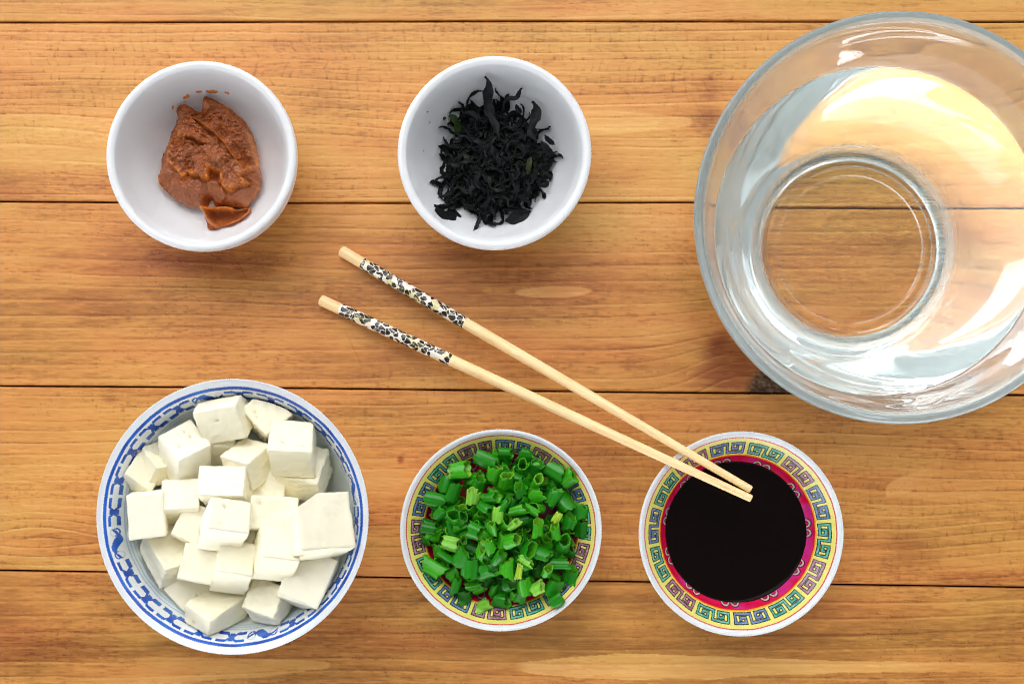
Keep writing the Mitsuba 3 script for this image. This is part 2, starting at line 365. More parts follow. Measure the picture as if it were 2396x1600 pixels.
scene['blue_glaze'] = two({'type': 'principled', 'base_color': proc(blue_print), 'roughness': 0.2, 'specular': 0.5})
a, b = share_at(TB, 200, 10), share_at(TB, 200, 13)
vessel('patterned_bowl', TB, TB_C, [('body', 0, a), ('rim', a, b), ('inside', b, 1)], ['blue_glaze'] * 3, n=220, m=200, sy=1.012)
tag('patterned_bowl', 'blue and white bowl with a key pattern below the rim, heaped with tofu', 'bowl')

_z = np.array([z for r, z in IN_T[::-1]]); _r = np.array([r for r, z in IN_T[::-1]])
rin_tofu = PchipInterpolator(_z, _r, extrapolate=True)

# ---------------------------------------------------------------- two yellow and pink dishes with a fret border
DISH_H, DISH_R = .026, .0461
IN_D = [(.0452, .0260), (.0434, .0246), (.0411, .0224), (.0366, .0174), (.0355, .0162), (.0335, .0120), (.0300, .0075), (.0240, .0055), (0, .0050)]
DISH = [(0, .002), (.0195, .002), (.0215, .0002), (.0235, 0), (.0245, .0025), (.0310, .0050), (.0370, .0130), (.0420, .0205), (.0455, .0242), (.0461, .0252), (.0459, .0260)] + IN_D
DISHES = {'dish': (W(1734.6, 1249, .026)[:2], 1.0), 'dish_001': (W(1172, 1240.5, .026)[:2], .985)}
# one fret: a spiral, a crossing stroke and a second spiral; centre lines in a cell -1..1 by -1..1

def fret_lines():
    p = [(-.58, -.16), (-.58, .14), (-.30, .14), (-.30, -.74), (-.88, -.74), (-.88, .76), (.0, .76), (.0, 0)]
    q = [(-x, -y) for x, y in p]
    return p + q[::-1]


SEQ = [2, 1, 0, 2, 0, 1, 0, 2, 0, 1, 0, 2, 1, 0]          # 0 teal, 1 plum, 2 slate blue


def dish_print(centre, size, turn, seq):
    pl = fret_lines()
    R = DISH_R * size

    def fn(p, n, uv):
        x, y = (p.x - float(centre[0])) / R, (p.y - float(centre[1])) / R
        r, th = dr.sqrt(x * x + y * y), dr.atan2(y, x)
        rw = r + .004 * (noise(th * 11, 0, 3) - .5)
        def band(c, w, e=.003): return smoothstep(w + e, w - e, dr.abs(rw - c))
        up = (n.z > .05)
        white = mi.Color3f(.66, .69, .70)
        yel = mix(lin(226, 212, 112).tolist(), lin(208, 208, 104).tolist(), noise(th * 5, r * 20, 4))
        pk = mix(lin(206, 14, 70).tolist(), lin(205, 50, 140).tolist(), smoothstep(.48, .85, fbm(x * 6, y * 6, 2, 2)))
        c = mi.Color3f(white)
        c = mix(c, yel, smoothstep(.935, .929, rw))
        q = (th / (2 * math.pi) - turn) * 14.0
        cell = dr.floor(q)
        a = -2.0 * (q - cell - .5) * 1.07                                  # clockwise round the dish
        b = (rw - .8415) / .0535
        a = a + .03 * (noise(th * 60, r * 40, 1) - .5)
        b = b + .06 * (noise(th * 70, r * 50, 6) - .5)
        # distances in units of the band's half width
        sx = math.pi * .8415 / 14 / 1.07 / .0535
        d = mi.Float(9.0)
        for (x0, y0), (x1, y1) in zip(pl[:-1], pl[1:]):
            lo, hi = min(x0, x1), max(x0, x1)
            l2, h2 = min(y0, y1), max(y0, y1)
            dx = dr.maximum(dr.maximum(lo - a, a - hi), 0) * sx
            dy = dr.maximum(dr.maximum(l2 - b, b - h2), 0)
            d = dr.minimum(d, dr.maximum(dx, dy))
        t14 = cell - 14.0 * dr.floor(cell / 14.0)
        kind = mi.Float(0.0)
        for i, s_ in enumerate(seq):
            if s_: kind = dr.select(dr.abs(t14 - i) < .5, float(s_), kind)
        shade = noise(th * 30, r * 60, 8)
        teal = mix(lin(36, 150, 140).tolist(), lin(120, 180, 165).tolist(), shade)
        plum = mix(lin(146, 74, 110).tolist(), lin(182, 140, 164).tolist(), shade)
        slat = mix(lin(56, 110, 160).tolist(), lin(130, 142, 184).tolist(), shade)
        ink = dr.select(kind < .5, teal, dr.select(kind < 1.5, plum, slat))
        c = mix(c, lin(26, 34, 34).tolist(), smoothstep(.33, .27, d))
        c = mix(c, ink, smoothstep(.175, .13, d))
        c = mix(c, pk, smoothstep(.770, .765, rw))
        # scrolls: pairs of pale loops on the pink
        q2 = (th / (2 * math.pi) - turn) * 11.0
        a3 = (q2 - dr.floor(q2) - .5) * (2 * math.pi / 11) * .70
        b3 = rw - .693
        loop = mi.Float(9.0)
        for ox in (-.047, .047):
            loop = dr.minimum(loop, dr.abs(dr.sqrt(dr.square(a3 - ox) + dr.square(b3 - .004)) - .036))
        loop = dr.minimum(loop, dr.abs(dr.sqrt(dr.square(a3) + dr.square(b3 + .045)) - .03))
        c = mix(c, lin(40, 30, 34).tolist(), smoothstep(.0155, .012, loop))
        c = mix(c, lin(196, 168, 160).tolist(), smoothstep(.0085, .0055, loop))
        c = mix(c, lin(232, 150, 40).tolist(), band(.771, .007))
        c = mix(c, lin(200, 40, 26).tolist(), band(.763, .0035))
        c = mix(c, lin(206, 44, 24).tolist(), band(.938, .0050))
        return dr.select(up, c, white)
    return fn


for key, (c, sc) in DISHES.items():
    scene[key + '_glaze'] = two({'type': 'principled', 'base_color': proc(dish_print(c, sc, .2364 if key == 'dish' else .192, SEQ if key == 'dish' else [2, 1, 0, 2, 1, 0, 2, 1, 0, 2, 1, 0, 2, 1])), 'roughness': 0.2, 'specular': 0.5})
    pts = [(r * sc, z) for r, z in DISH]
    a, b = share_at(pts, 160, 8), share_at(pts, 160, 13)
    vessel(key, pts, c, [('body', 0, a), ('rim', a, b), ('inside', b, 1)], [key + '_glaze'] * 3, n=200, m=160)
tag('dish', 'small dish with yellow fret border and pink centre, filled with black soy sauce', 'dish', 'fret-bordered dishes')
tag('dish_001', 'small dish with yellow fret border, heaped with chopped green onion', 'dish', 'fret-bordered dishes')
zin_dish = PchipInterpolator([p[0] for p in IN_D[::-1]], [p[1] for p in IN_D[::-1]])

# soy sauce: a lens of liquid whose edge creeps up the dish
c = DISHES['dish'][0]
th = np.arange(240) * 2 * np.pi / 240
edge = .03255 + .00022 * np.sin(3 * th + 1) + .00016 * np.sin(7 * th) + .0003 * (n2(np.cos(th) * 9, np.sin(th) * 9, 0, 3, 3) - .5)
rows = []
for fr, z in ((0, .00985), (.5, .00985), (.9, .00985), (.955, .0099), (.98, .0100), (.993, .0102), (1.0, .0106)):
    rows.append(np.stack([c[0] + edge * fr * np.cos(th), c[1] + edge * fr * np.sin(th), np.full(240, z)], -1))
for fr in (.97, .6, .0):
    rr = edge * fr
    rows.append(np.stack([c[0] + rr * np.cos(th), c[1] + rr * np.sin(th), zin_dish(rr) + .0004], -1))
v = np.array(rows).reshape(-1, 3)
put('soy_sauce', v, grid_faces(len(rows), 240, True), 'soy', smooth=60)
tag('soy_sauce', 'dark glossy soy sauce filling the pink-centred dish', 'sauce')

# ---------------------------------------------------------------- chopsticks
def tube(path, rad, n=40, squash=1.0):
    path, rad = np.asarray(path, float), np.asarray(rad, float)
    d = np.broadcast_to((path[-1] - path[0]) / np.linalg.norm(path[-1] - path[0]), path.shape)
    side = np.cross(d, [0, 0, 1.0]); side /= np.linalg.norm(side, axis=1, keepdims=True)
    upv = np.cross(side, d)
    th = np.arange(n + 1) * 2 * np.pi / n
    v = path[:, None] + rad[:, None, None] * (side[:, None] * np.sin(th)[None, :, None] - upv[:, None] * np.cos(th)[None, :, None])
    return v


def chopstick(key, P, tip_z, label):
    (ax, ay), s0, s1, (bx, by) = P
    A, B = W(ax, ay, .0028), W(bx, by, tip_z)
    L = np.linalg.norm(B - A)
    def tat(px): return (px[0] - ax) / (bx - ax)
    t0, t1 = tat(s0), tat(s1)
    ts = np.concatenate([[0, 0, .0008, .002, .004], np.linspace(.01, .99, 60), [.9965, .9988, 1, 1]])
    rad = np.interp(ts, [0, .3, .55, 1], [.00262, .0027, .0024, .00165])
    rad[0] = 1e-5; rad[1] = .00215; rad[2] = .0024; rad[3] = .00255
    rad[-1] = 1e-5; rad[-2] = .00135; rad[-3] = .00155
    v = tube(A + ts[:, None] * (B - A), rad)
    uv = np.stack(np.broadcast_arrays(np.linspace(0, 1, v.shape[1])[None], ts[:, None] * 3), -1)
    put(key + '__stick', v.reshape(-1, 3), grid_faces(*v.shape[:2]), 'bamboo', smooth=True, uv=uv.reshape(-1, 2))
    ts = np.linspace(t0, t1, 50)
    rad = np.interp(ts, [0, .3, .55, 1], [.00262, .0027, .0024, .00165]) + .00013
    rad[0] -= .0001; rad[-1] -= .0001
    v = tube(A + ts[:, None] * (B - A), rad)
    uv = np.stack(np.broadcast_arrays(np.linspace(0, 1, v.shape[1])[None], (ts[:, None] - t0) / (t1 - t0) + (2 if key == 'chopstick' else 5)), -1)
    put(key + '__sleeve', v.reshape(-1, 3), grid_faces(*v.shape[:2]), 'leopard_sleeve', smooth=True, uv=uv.reshape(-1, 2))
    labels[key + '__sleeve'] = {'label': 'cream sleeve printed with black leopard spots'}
    tag(key, label, 'chopstick', 'pair of chopsticks')


chopstick('chopstick', ((798, 587), (851, 616), (1098, 762), (1758, 1146)), .0345, 'upper of the two pale chopsticks with leopard spotted handles')
chopstick('chopstick_001', ((750, 702), (799, 728), (1066, 848), (1759, 1167)), .0352, 'lower of the two pale chopsticks with leopard spotted handles')

# ---------------------------------------------------------------- glass bowl with water
GC = W(2106, 510, .075)[:2]
GL = [(0, .0018), (.034, .0018), (.0352, .0014), (.0364, .0018), (.0385, .0018), (.0397, .0013), (.0409, .0018), (.0418, .0014), (.0432, .0003), (.0452, 0), (.0474, .0007), (0.0496, 0.0028), (0.0552, 0.0086), (0.0618, 0.0168), (0.069, 0.028), (0.0752, 0.0402), (0.0802, 0.0535), (0.0832, 0.064), (0.0844, 0.069), (.0854, .0735), (.0856, .0752), (.0846, .0768), (.0828, .0768),
      (.0814, .0740), (0.0806, 0.069), (0.0763, 0.054), (0.0722, 0.0405), (0.0714, 0.0386), (0.0655, 0.0285), (0.059, 0.019), (0.0535, 0.012), (0.0495, 0.0084), (.0455, .0064), (.0400, .0058), (0, .0057)]
m = 360
p, nr = profile(GL, m)
cuts = {'underside': (0, share_at(GL, m, 7)), 'foot': (share_at(GL, m, 7), share_at(GL, m, 11)), 'body': (share_at(GL, m, 11), share_at(GL, m, 18)), 'rim': (share_at(GL, m, 18), share_at(GL, m, 23)), 'inside': (share_at(GL, m, 23), share_at(GL, m, 26)), 'wet_inside': (share_at(GL, m, 26), share_at(GL, m, 32)), 'wet_floor': (share_at(GL, m, 32), 1)}
for name, (a, b) in cuts.items():
    i, j = int(round(a * (m - 1))), int(round(b * (m - 1))) + 1
    v, f, nn = lathe(p[i:j], nr[i:j], GC, 260)
    put('glass_bowl__' + name, v, f, {'wet_inside': 'wet_glass', 'wet_floor': 'clear_wet_glass', 'rim': 'rim_glass', 'foot': 'foot_glass', 'underside': 'clear_glass'}.get(name, 'glass'), normals=nn)
    if name == 'wet_inside': r_w, z_w = p[i]
tag('glass_bowl', 'large clear glass bowl of water cut by the right edge', 'bowl')
th = np.arange(260) * 2 * np.pi / 260
rows = []
for fr, dz in ((0, -.0004), (.5, -.0004), (.9, -.0004), (.955, -.00036), (.975, -.00028), (.988, -.00016), (1, 0)):
    rows.append(np.stack([GC[0] + r_w * fr * np.cos(th), GC[1] + r_w * fr * np.sin(th), np.full(260, z_w + dz)], -1))
v = np.array(rows).reshape(-1, 3)
put('drinking_water', v, grid_faces(len(rows), 260, True), 'water_surface', smooth=True)
tag('drinking_water', 'clear still water half filling the glass bowl', 'water', kind='thing')

# ---------------------------------------------------------------- tofu
TOFU = [  # centre in mm, edge lengths in mm, rotation vector in degrees, roughness, pits, label
('T1',-124.5,-35.8,47.3,18,15.1,17.2,12.4,42.9,-162.4,.25,1,'topmost tofu cube, leaning on the upper rim of the patterned bowl'),
('T2',-142.6,-52.9,45.9,15.8,15.2,18.5,71.4,144.9,-55.9,.35,3,'tofu cube with two brown pits at the upper left of the heap'),
('T3',-157.8,-55.3,39.4,17.8,11.5,12.3,-46.3,-27.2,129.3,.9,0,'rough tofu cube against the left wall, tucked under the pitted cube'),
('T4',-157.6,-78.3,48.8,14.1,17.7,18.4,-13.1,0.8,-174.4,.2,0,'flat square tofu cube nearest the left rim of the patterned bowl'),
('T5',-166.4,-60.8,38.5,12.7,13,18.5,-35.8,-135,28.3,.4,0,'half hidden tofu cube between the rough cube and the flat square cube on the left'),
('T6',-144.7,-73.3,44.6,14.3,12.5,18.3,9.9,-165.6,25.9,.25,0,'tofu cube directly below the pitted cube, to the right of the flat square cube'),
('T7',-123.2,-66.9,51.3,18.3,12.5,18,1,175.4,-33,.2,0,'level tofu cube just above the middle of the heap'),
('T8',-114.5,-56.7,46.7,12.9,15.5,13.5,34.5,142.9,-73.1,.2,0,'pointed tofu cube between the topmost cube and the pock-marked cube'),
('T9',-94.6,-50.3,50.9,17.2,16.1,16.1,-3.3,-165.9,63.4,.3,2,'large tofu cube with small marks on its front at the upper right'),
('T10',-91.6,-60.7,37.9,18,17.1,14.4,16.8,164.8,-54,.7,0,'tofu cube with a crumbly right side under the large upper right cube'),
('T11',-107.9,-36.1,40.2,15,13.5,17.7,-71.9,-159.6,18.9,.5,2,'turned tofu cube at the top right, beside the topmost cube'),
('T12',-83.6,-83.4,56.9,23.0,22.6,18.0,8.7,-149.6,19.6,.3,1,'biggest tofu piece, leaning on the right rim of the patterned bowl'),
('T13',-103.7,-78.7,47.6,18.4,13.1,18.5,-6.5,-169.6,13.3,.2,1,'oblong tofu cube directly left of the biggest piece'),
('T14',-122.3,-82.9,59.9,16,13.3,19.3,-7.7,-152.8,37.4,.2,1,'tofu cube on top of the heap at its very middle'),
('T15',-115.2,-87.6,38.9,14.7,14.1,18.5,-15.5,-170.7,10.7,.4,2,'sunken tofu cube right below and behind the middle cube'),
('T16',-101.3,-95.1,56.6,15.2,14.8,18.9,-2,-154.3,49.7,.15,0,'tofu cube with a bright square top, lower right of the middle cube'),
('T17',-88.8,-107.6,44.7,17.1,20.8,18.6,-30.2,-172.7,20.2,.25,0,'diamond-turned tofu cube at the lower right rim'),
('T18',-150.9,-96.8,39.1,19.2,15.7,13.8,82.1,146.1,-64.3,.6,0,'big tofu cube with a ragged left side at the lower left of the heap'),
('T19',-136.3,-100.4,45.8,13.9,14.6,18.5,-17.8,-168.7,13.2,.2,0,'flat tofu cube right of the ragged sided one'),
('T20',-120.4,-101.4,50.9,14.2,13.7,19.3,-9.4,-157.5,41.7,.2,0,'slanting tofu cube directly below the middle cube'),
('T21',-143.5,-113.7,29.6,14.5,14.7,18.5,-67.9,-159,18.8,.2,1,'low tofu cube lying on the bowl wall at the lower left'),
('T22',-129.7,-122,41.2,13.4,23.1,14.2,51.8,146.1,-82.1,.3,1,'long tofu block lowest in the photo, over the blue border'),
('T23',-106.3,-119.1,39.2,14.1,14.2,19.3,25.5,163.2,-39.5,1.0,0,'crumbling tofu cube right of the lowest block'),
('T24',-138.6,-84.1,42.3,14,15.1,18.6,-37.8,-164.9,14.3,.3,0,'overlapped tofu cube left of the middle cube'),
('T26',-131.5,-46.5,37.0,15.2,15.3,18,-2.4,-154.2,45.7,.4,0,'shaded tofu cube under the topmost cube'),
('T27',-108.8,-65.5,34.2,16.7,14.2,18.5,-10.4,-171.6,8.1,.4,0,'deep tofu cube in the gap below the pointed cube'),
('T28',-113.3,-105.3,30.9,15.9,14.9,18.4,-51.7,-165.5,16.7,.4,0,'deep tofu cube in the gap above the crumbling cube'),
('T29',-84.2,-92.7,35.0,16.4,17.5,18.5,-20.6,-173.4,11.4,.4,0,'tofu cube whose corner shows under the biggest piece'),
('T31',-122,-72,26,17,16,17,5,20,30,.4,0,'tofu cube deep in the heap, glimpsed between the upper cubes'),
('T31',-101,-78,25,17,16,17,25,-10,50,.4,0,'tofu cube deep in the heap, glimpsed between the upper cubes'),
('T31',-135,-92,25,17,16,17,-15,10,10,.4,0,'tofu cube deep in the heap, glimpsed between the upper cubes'),
('T31',-117,-112,26,17,16,16,10,-14,70,.4,0,'tofu cube deep in the heap, glimpsed between the upper cubes'),
('T30',-147,-65.1,29.4,15.9,14.4,18.4,0.9,-167.2,13.6,.4,0,'deep tofu cube in the gap between the pitted and the level cubes'),
]
PITS = {'T1': [(2, -.3, .5)], 'T2': [(0, .55, .25), (0, .0, -.15), (0, .25, .45)], 'T9': [(1, -.7, .75), (1, -.1, -.55)], 'T11': [(2, .2, .1), (2, -.4, -.5)]}
sub = 20
g = np.linspace(-1, 1, sub + 1)
ga, gb = np.meshgrid(g, g, indexing='ij')
for idx, row in enumerate(TOFU):
    nm, cx, cy, cz, la, lb, lc, rx, ry, rz, rough, pits, lab = row
    rg = np.random.default_rng(500 + idx)
    vs, fs, n0 = [], [], 0
    quads = grid_faces(sub + 1, sub + 1)
    for ax in range(3):
        for sg in (-1, 1):
            q = np.zeros((sub + 1, sub + 1, 3))
            q[..., ax] = sg
            q[..., (ax + 1) % 3], q[..., (ax + 2) % 3] = ga, gb
            vs.append(q.reshape(-1, 3)); fs.append((quads if sg > 0 else quads[:, ::-1])[:, ::-1] + n0); n0 += (sub + 1) ** 2
    q, f = np.vstack(vs), np.vstack(fs)
    f = f[:, ::-1]
    mesh = trimesh.Trimesh(q, f, process=False); mesh.merge_vertices(digits_vertex=6)
    q, f = np.array(mesh.vertices), np.array(mesh.faces)
    half = np.array([la, lb, lc]) / 2 * 1.09
    # rounded edges: pull towards an inner box
    rad = rg.uniform(.22, .42)
    pos = q * half
    inner = np.clip(pos, -(half - rad), half - rad)
    dlt = pos - inner
    ln = np.linalg.norm(dlt, axis=1, keepdims=True)
    pos = inner + dlt / np.maximum(ln, 1e-9) * np.minimum(ln, rad)
    # hand-cut: faces not quite parallel, slightly bulging
    sk = rg.uniform(-.05, .05, (3, 3)); np.fill_diagonal(sk, 0)
    pos = pos + pos @ sk.T
    nrm = dlt / np.maximum(ln, 1e-9)
    o = rg.uniform(0, 99, 3)
    pos = pos + nrm * ((meshkit.fbm(pos / 7 + o, 2, 3)[:, None] - .5) * .9 + (meshkit.fbm(pos / 1.6 + o, 3, 4)[:, None] - .5) * (.5 + 1.2 * rough * (meshkit.noise(pos / 9 + o, 8)[:, None] > .45)))
    if rough > .5:
        side = sstep(-.2, 1.0, (q * rg.choice([-1, 1], 3))[:, [int(rg.integers(0, 2))]])
        pos = pos + nrm * (meshkit.fbm(pos / 2.6 + o, 3, 14)[:, None] - .55) * 3.0 * rough * side
    pit = np.zeros(len(q))
    R = Ro.from_rotvec(np.radians([rx, ry, rz])).as_matrix()
    for a_, b_ in rg.uniform(-.7, .7, (pits, 2)):
        # on the face that looks up most
        ax = int(np.argmax(np.abs(R[2]))); sgn = np.sign(R[2, ax])
        d2 = np.hypot((q[:, (ax + 1) % 3] - a_) * half[(ax + 1) % 3], (q[:, (ax + 2) % 3] - b_) * half[(ax + 2) % 3] * 1.6)
        w = np.exp(-(d2 / .75) ** 2) * (q[:, ax] * sgn > .98)
        pit = np.maximum(pit, w)
    pos = pos - nrm * 1.3 * pit[:, None]
    wv = (pos @ R.T + [cx, cy, cz]) / 1000
    if nm == 'T12':                       # one corner was cut away
        nn_ = np.array([-.60, .80, 0]); ov = (wv - np.array([cx, cy, cz]) / 1000) @ nn_ - .0108
        wv = wv - np.maximum(ov, 0)[:, None] * nn_
    # soft tofu gives way where it leans on the bowl
    dx, dy = wv[:, 0] - TB_C[0], wv[:, 1] - TB_C[1]
    wv[:, 2] = np.maximum(wv[:, 2], .0078)
    rr = np.hypot(dx, dy)
    lim = np.where(wv[:, 2] < .0557, rin_tofu(np.minimum(wv[:, 2], .0557)) - .0004, 9.0)
    sc_ = np.minimum(1, lim / np.maximum(rr, 1e-9))
    wv[:, 0], wv[:, 1] = TB_C[0] + dx * sc_, TB_C[1] + dy * sc_
    yel = meshkit.fbm(pos / 5 + o, 3, 21)[:, None]
    col = np.array([.85, .81, .655]) * (1 - .03 * yel) - np.array([0, .012, .06]) * rg.uniform(0, 1)
    col = col * (1 - pit[:, None] * np.array([.25, .38, .6]))
    key = put(key_for('tofu_cube'), wv, f, 'tofu_flesh', smooth=True, color=np.clip(col, .02, .9))
    tag(key, lab, 'tofu', 'tofu cubes in the blue and white bowl')

# ---------------------------------------------------------------- chopped green onion
OC = DISHES['dish_001'][0]
def opx(x, y): return 920 + x / 3.135, 990 + y / 3.135


def onion(px, py, z, yaw, tilt, dia, length, hue, seed, label=None, cut=0.0):
    """A ring of onion leaf: yaw of its axis in the photo (degrees, 0 = to the right, 90 = up), tilt of the axis above the table."""
    rg = np.random.default_rng(9000 + seed)
    n, m = 26, 5
    r = dia / 2
    oval = rg.uniform(.5, .95)
    wall = rg.uniform(.0006, .0009)
    th = np.arange(n) * 2 * np.pi / n
    if cut > 0: th = np.linspace(cut, 2 * np.pi - cut, n)
    bump = 1 + .10 * np.sin(2 * th + rg.uniform(0, 6)) + .06 * np.sin(3 * th + rg.uniform(0, 6)) + .03 * np.sin(7 * th + rg.uniform(0, 6))
    s = np.linspace(-.5, .5, m)
    slant = rg.uniform(-.35, .35, 2)
    def ring(rr, k, inset=0.0):
        x = (s[k] * length) * (1 - inset) + (slant[0] * np.cos(th) + slant[1] * np.sin(th)) * r * (s[k] * 2) + .0004 * np.sin(5 * th + seed) * s[k] * 2
        fl = 1 + .08 * math.sin(seed + 3 * s[k])
        return np.stack([x, rr * bump * fl * np.cos(th), rr * bump * fl * oval * np.sin(th)], -1)
    rows = [ring(r, k) for k in range(m)] + [ring(r - wall * .5, m - 1, -.02)] + [ring(r - wall, k) for k in range(m - 1, -1, -1)] + [ring(r - wall * .5, 0, -.02)]
    rows.append(rows[0])
    v = np.array(rows)
    outer = np.array([1] * m + [.35] + [0] * m + [.35, 1])[:, None]
    base, inside = hue
    streak = .80 + .4 * meshkit.noise(np.stack([np.cos(th) * 5 + seed, np.sin(th) * 5, th * 0], -1), 3)[None]
    col = (np.asarray(base)[None, None] * streak[..., None] * outer[..., None] + np.asarray(inside)[None, None] * (1 - outer[..., None]))
    Rm = Ro.from_euler('ZYX', [yaw, -tilt, rg.uniform(0, 360)], degrees=True).as_matrix()
    v = v.reshape(-1, 3) @ Rm.T + W(px, py, z)
    rr = np.hypot(v[:, 0] - OC[0], v[:, 1] - OC[1])
    v[:, 2] = np.maximum(v[:, 2], np.where(rr < .0447, zin_dish(np.minimum(rr / .985, .0452)) + .0003, .0264))
    f = grid_faces(len(rows), n, cut == 0)
    if cut > 0:
        f = grid_faces(len(rows), n)
        k = len(rows)
    key = put(key_for('onion_ring'), v, f, 'onion_skin', smooth=50 if False else True, color=np.broadcast_to(col, (len(rows), n, 3)).reshape(-1, 3))
    tag(key, label or 'dark green chopped onion ring in the heap on the dish', 'onion ring', 'chopped green onion rings')


DARK = ((.012, .19, .005), (.055, .31, .010))
DEEP = ((.008, .125, .004), (.030, .18, .010))
MIDG = ((.036, .30, .006), (.14, .40, .018))
LIME = ((.16, .44, .040), (.28, .54, .070))
YELL = ((.36, .56, .040), (.46, .60, .10))
# (x, y in the dish's own close-up), height mm, yaw, tilt, diameter mm, length mm, colour, label
ON = [
(585, 545, 36, 80, 20, 8.5, 9, LIME, 'lime green onion piece, cut open, at the upper left of the heap'),
(420, 880, 31, -15, 5, 8.5, 9.5, LIME, 'lime green onion tube lying on the left side of the heap'),
(765, 665, 38, 85, 10, 6.5, 8.5, LIME, 'narrow lime onion piece above the middle of the heap'),
(872, 862, 38, 20, 38, 8.5, 8, MIDG, 'open onion ring facing up at the middle of the heap'),
(922, 1090, 35, 80, 10, 3.6, 8.5, YELL, 'slim yellow onion sliver low in the heap'),
(1055, 1215, 30, 30, 25, 8.5, 8, LIME, 'light green onion piece at the lower right of the heap'),
(665, 1335, 22, 25, 15, 8.0, 7.5, LIME, 'light green onion piece lowest over the border'),
(885, 745, 38, 40, 30, 6, 7, LIME, 'pale tipped onion piece right of the middle'),
(725, 765, 38, 100, 40, 7, 7, MIDG, None),
(1205, 690, 33, 60, 15, 5, 5.5, YELL, 'small yellow onion bit at the right of the heap'),
(975, 1010, 36, -30, 20, 7, 8, LIME, 'torn yellow green onion piece below the open ring'),
(700, 905, 37, 120, 25, 7, 8, MIDG, None),
(1055, 430, 33, 60, 50, 7.5, 7, MIDG, None),
(480, 345, 30, 8, 5, 10, 11, MIDG, 'glossy onion tube at the top left of the heap'),
(675, 275, 29, -25, 5, 9.5, 10.5, DARK, 'dark onion tube at the top beside the pink'),
(820, 225, 25, 0, 4, 8.5, 8.5, DARK, 'onion tube at the top lying over the fret border'),
(972, 235, 25, 0, 4, 8.5, 8.5, DARK, None),
(950, 320, 29, 95, 60, 8.5, 7, DARK, 'open onion ring facing up near the top'),
(1285, 410, 28, 40, 20, 9.5, 9, MIDG, None),
(1185, 350, 28, -30, 10, 9, 10, DARK, None),
(1175, 545, 32, 60, 5, 9, 11, DARK, 'glossy onion tube on the right of the heap'),
(310, 560, 27, -10, 5, 8.5, 9.5, DARK, None),
(265, 765, 26, -10, 5, 9, 9.5, DEEP, None),
(270, 850, 23, -5, 40, 9, 7, DEEP, None),
(295, 1065, 26, -28, 5, 10.5, 13, MIDG, 'large onion tube at the lower left edge'),
(375, 985, 29, -35, 0, 8, 9.5, DARK, 'flat shiny onion strip at the left'),
(460, 1190, 26, 75, 15, 8, 10, DARK, None),
(560, 1065, 32, 85, 15, 8.5, 10, DARK, None),
(505, 985, 32, 60, 30, 9, 9, DARK, None),
(830, 1070, 34, 88, 5, 8.5, 9.5, MIDG, 'upright striped onion tube in the lower middle'),
(1225, 1030, 30, 0, 10, 9, 10, DARK, None),
(985, 935, 36, 15, 50, 10.5, 8, DARK, 'wide oval onion ring right below the middle'),
(790, 1290, 22, -5, 15, 9.5, 9.5, DARK, 'onion ring with a wide mouth at the bottom'),
(505, 700, 33, 60, 60, 8, 7, DEEP, None),
(450, 690, 32, 110, 60, 9, 7, DARK, None),
(625, 445, 32, 70, 35, 8.5, 8.5, DARK, None),
(830, 420, 34, 80, 40, 9, 8.5, MIDG, None),
(720, 550, 36, 10, 20, 8, 8, DARK, None),
(920, 640, 38, 15, 20, 9, 9, MIDG, None),
(1020, 640, 36, -30, 10, 7.5, 8, MIDG, None),
(815, 600, 38, 55, 10, 8, 9, DARK, None),
(600, 790, 36, -20, 20, 9, 9, DARK, None),
(1060, 780, 36, 85, 15, 9, 10, MIDG, None),
(1190, 800, 33, 100, 20, 8, 9, MIDG, None),
(1290, 730, 28, 70, 15, 8, 9, DARK, None),
(1360, 650, 25, 80, 10, 9, 9, DARK, None),
(1370, 770, 23, 85, 20, 8, 9, DEEP, None),
(1250, 880, 30, 70, 55, 9, 8, DARK, None),
(1100, 960, 34, -20, 15, 9, 8, DARK, None),
(1130, 1090, 32, 70, 40, 7, 7, MIDG, None),
(1290, 1120, 25, 80, 20, 9.5, 10, DARK, None),
(1170, 1210, 27, 60, 10, 9, 10, DARK, None),
(1205, 1300, 31, 40, 10, 8, 7, DARK, 'onion ring at the lower right nearest the red line'),
(960, 1190, 29, 100, 25, 9, 9, MIDG, None),
(930, 1260, 25, 70, 30, 9, 8, DARK, None),
(680, 1080, 31, 20, 20, 9, 9, DARK, None),
(520, 1260, 22, 100, 30, 8.5, 8, DEEP, None),
(350, 660, 28, 45, 20, 8, 9, DARK, None),
(680, 620, 36, -30, 30, 8, 8, DARK, None),
(1060, 530, 33, 20, 30, 7.5, 7, MIDG, None),
(930, 500, 35, 110, 30, 8, 8, DARK, None),
(450, 500, 30, 70, 20, 9, 9, DARK, None),
(1040, 330, 28, 60, 30, 8.5, 8, DEEP, None),
(740, 370, 31, 70, 20, 8, 8, MIDG, None),
(780, 990, 35, 60, 30, 9, 8, DARK, None),
(1260, 600, 29, -50, 20, 9, 8, DARK, None),
(850, 1180, 29, 20, 40, 9, 8, DEEP, None),
(640, 940, 36, 70, 40, 9, 8, MIDG, 'wide onion ring left of the middle'),
]
for i, (x, y, z, yaw, tilt, dia, ln, hue, lab) in enumerate(ON):
    onion(*opx(x, y), z / 1000 - .004, yaw, tilt, dia / 1000 * .78, ln / 1000 * .74, hue, i, lab, cut=.5 if i in (0, 10, 25) else 0)
rg = np.random.default_rng(77)
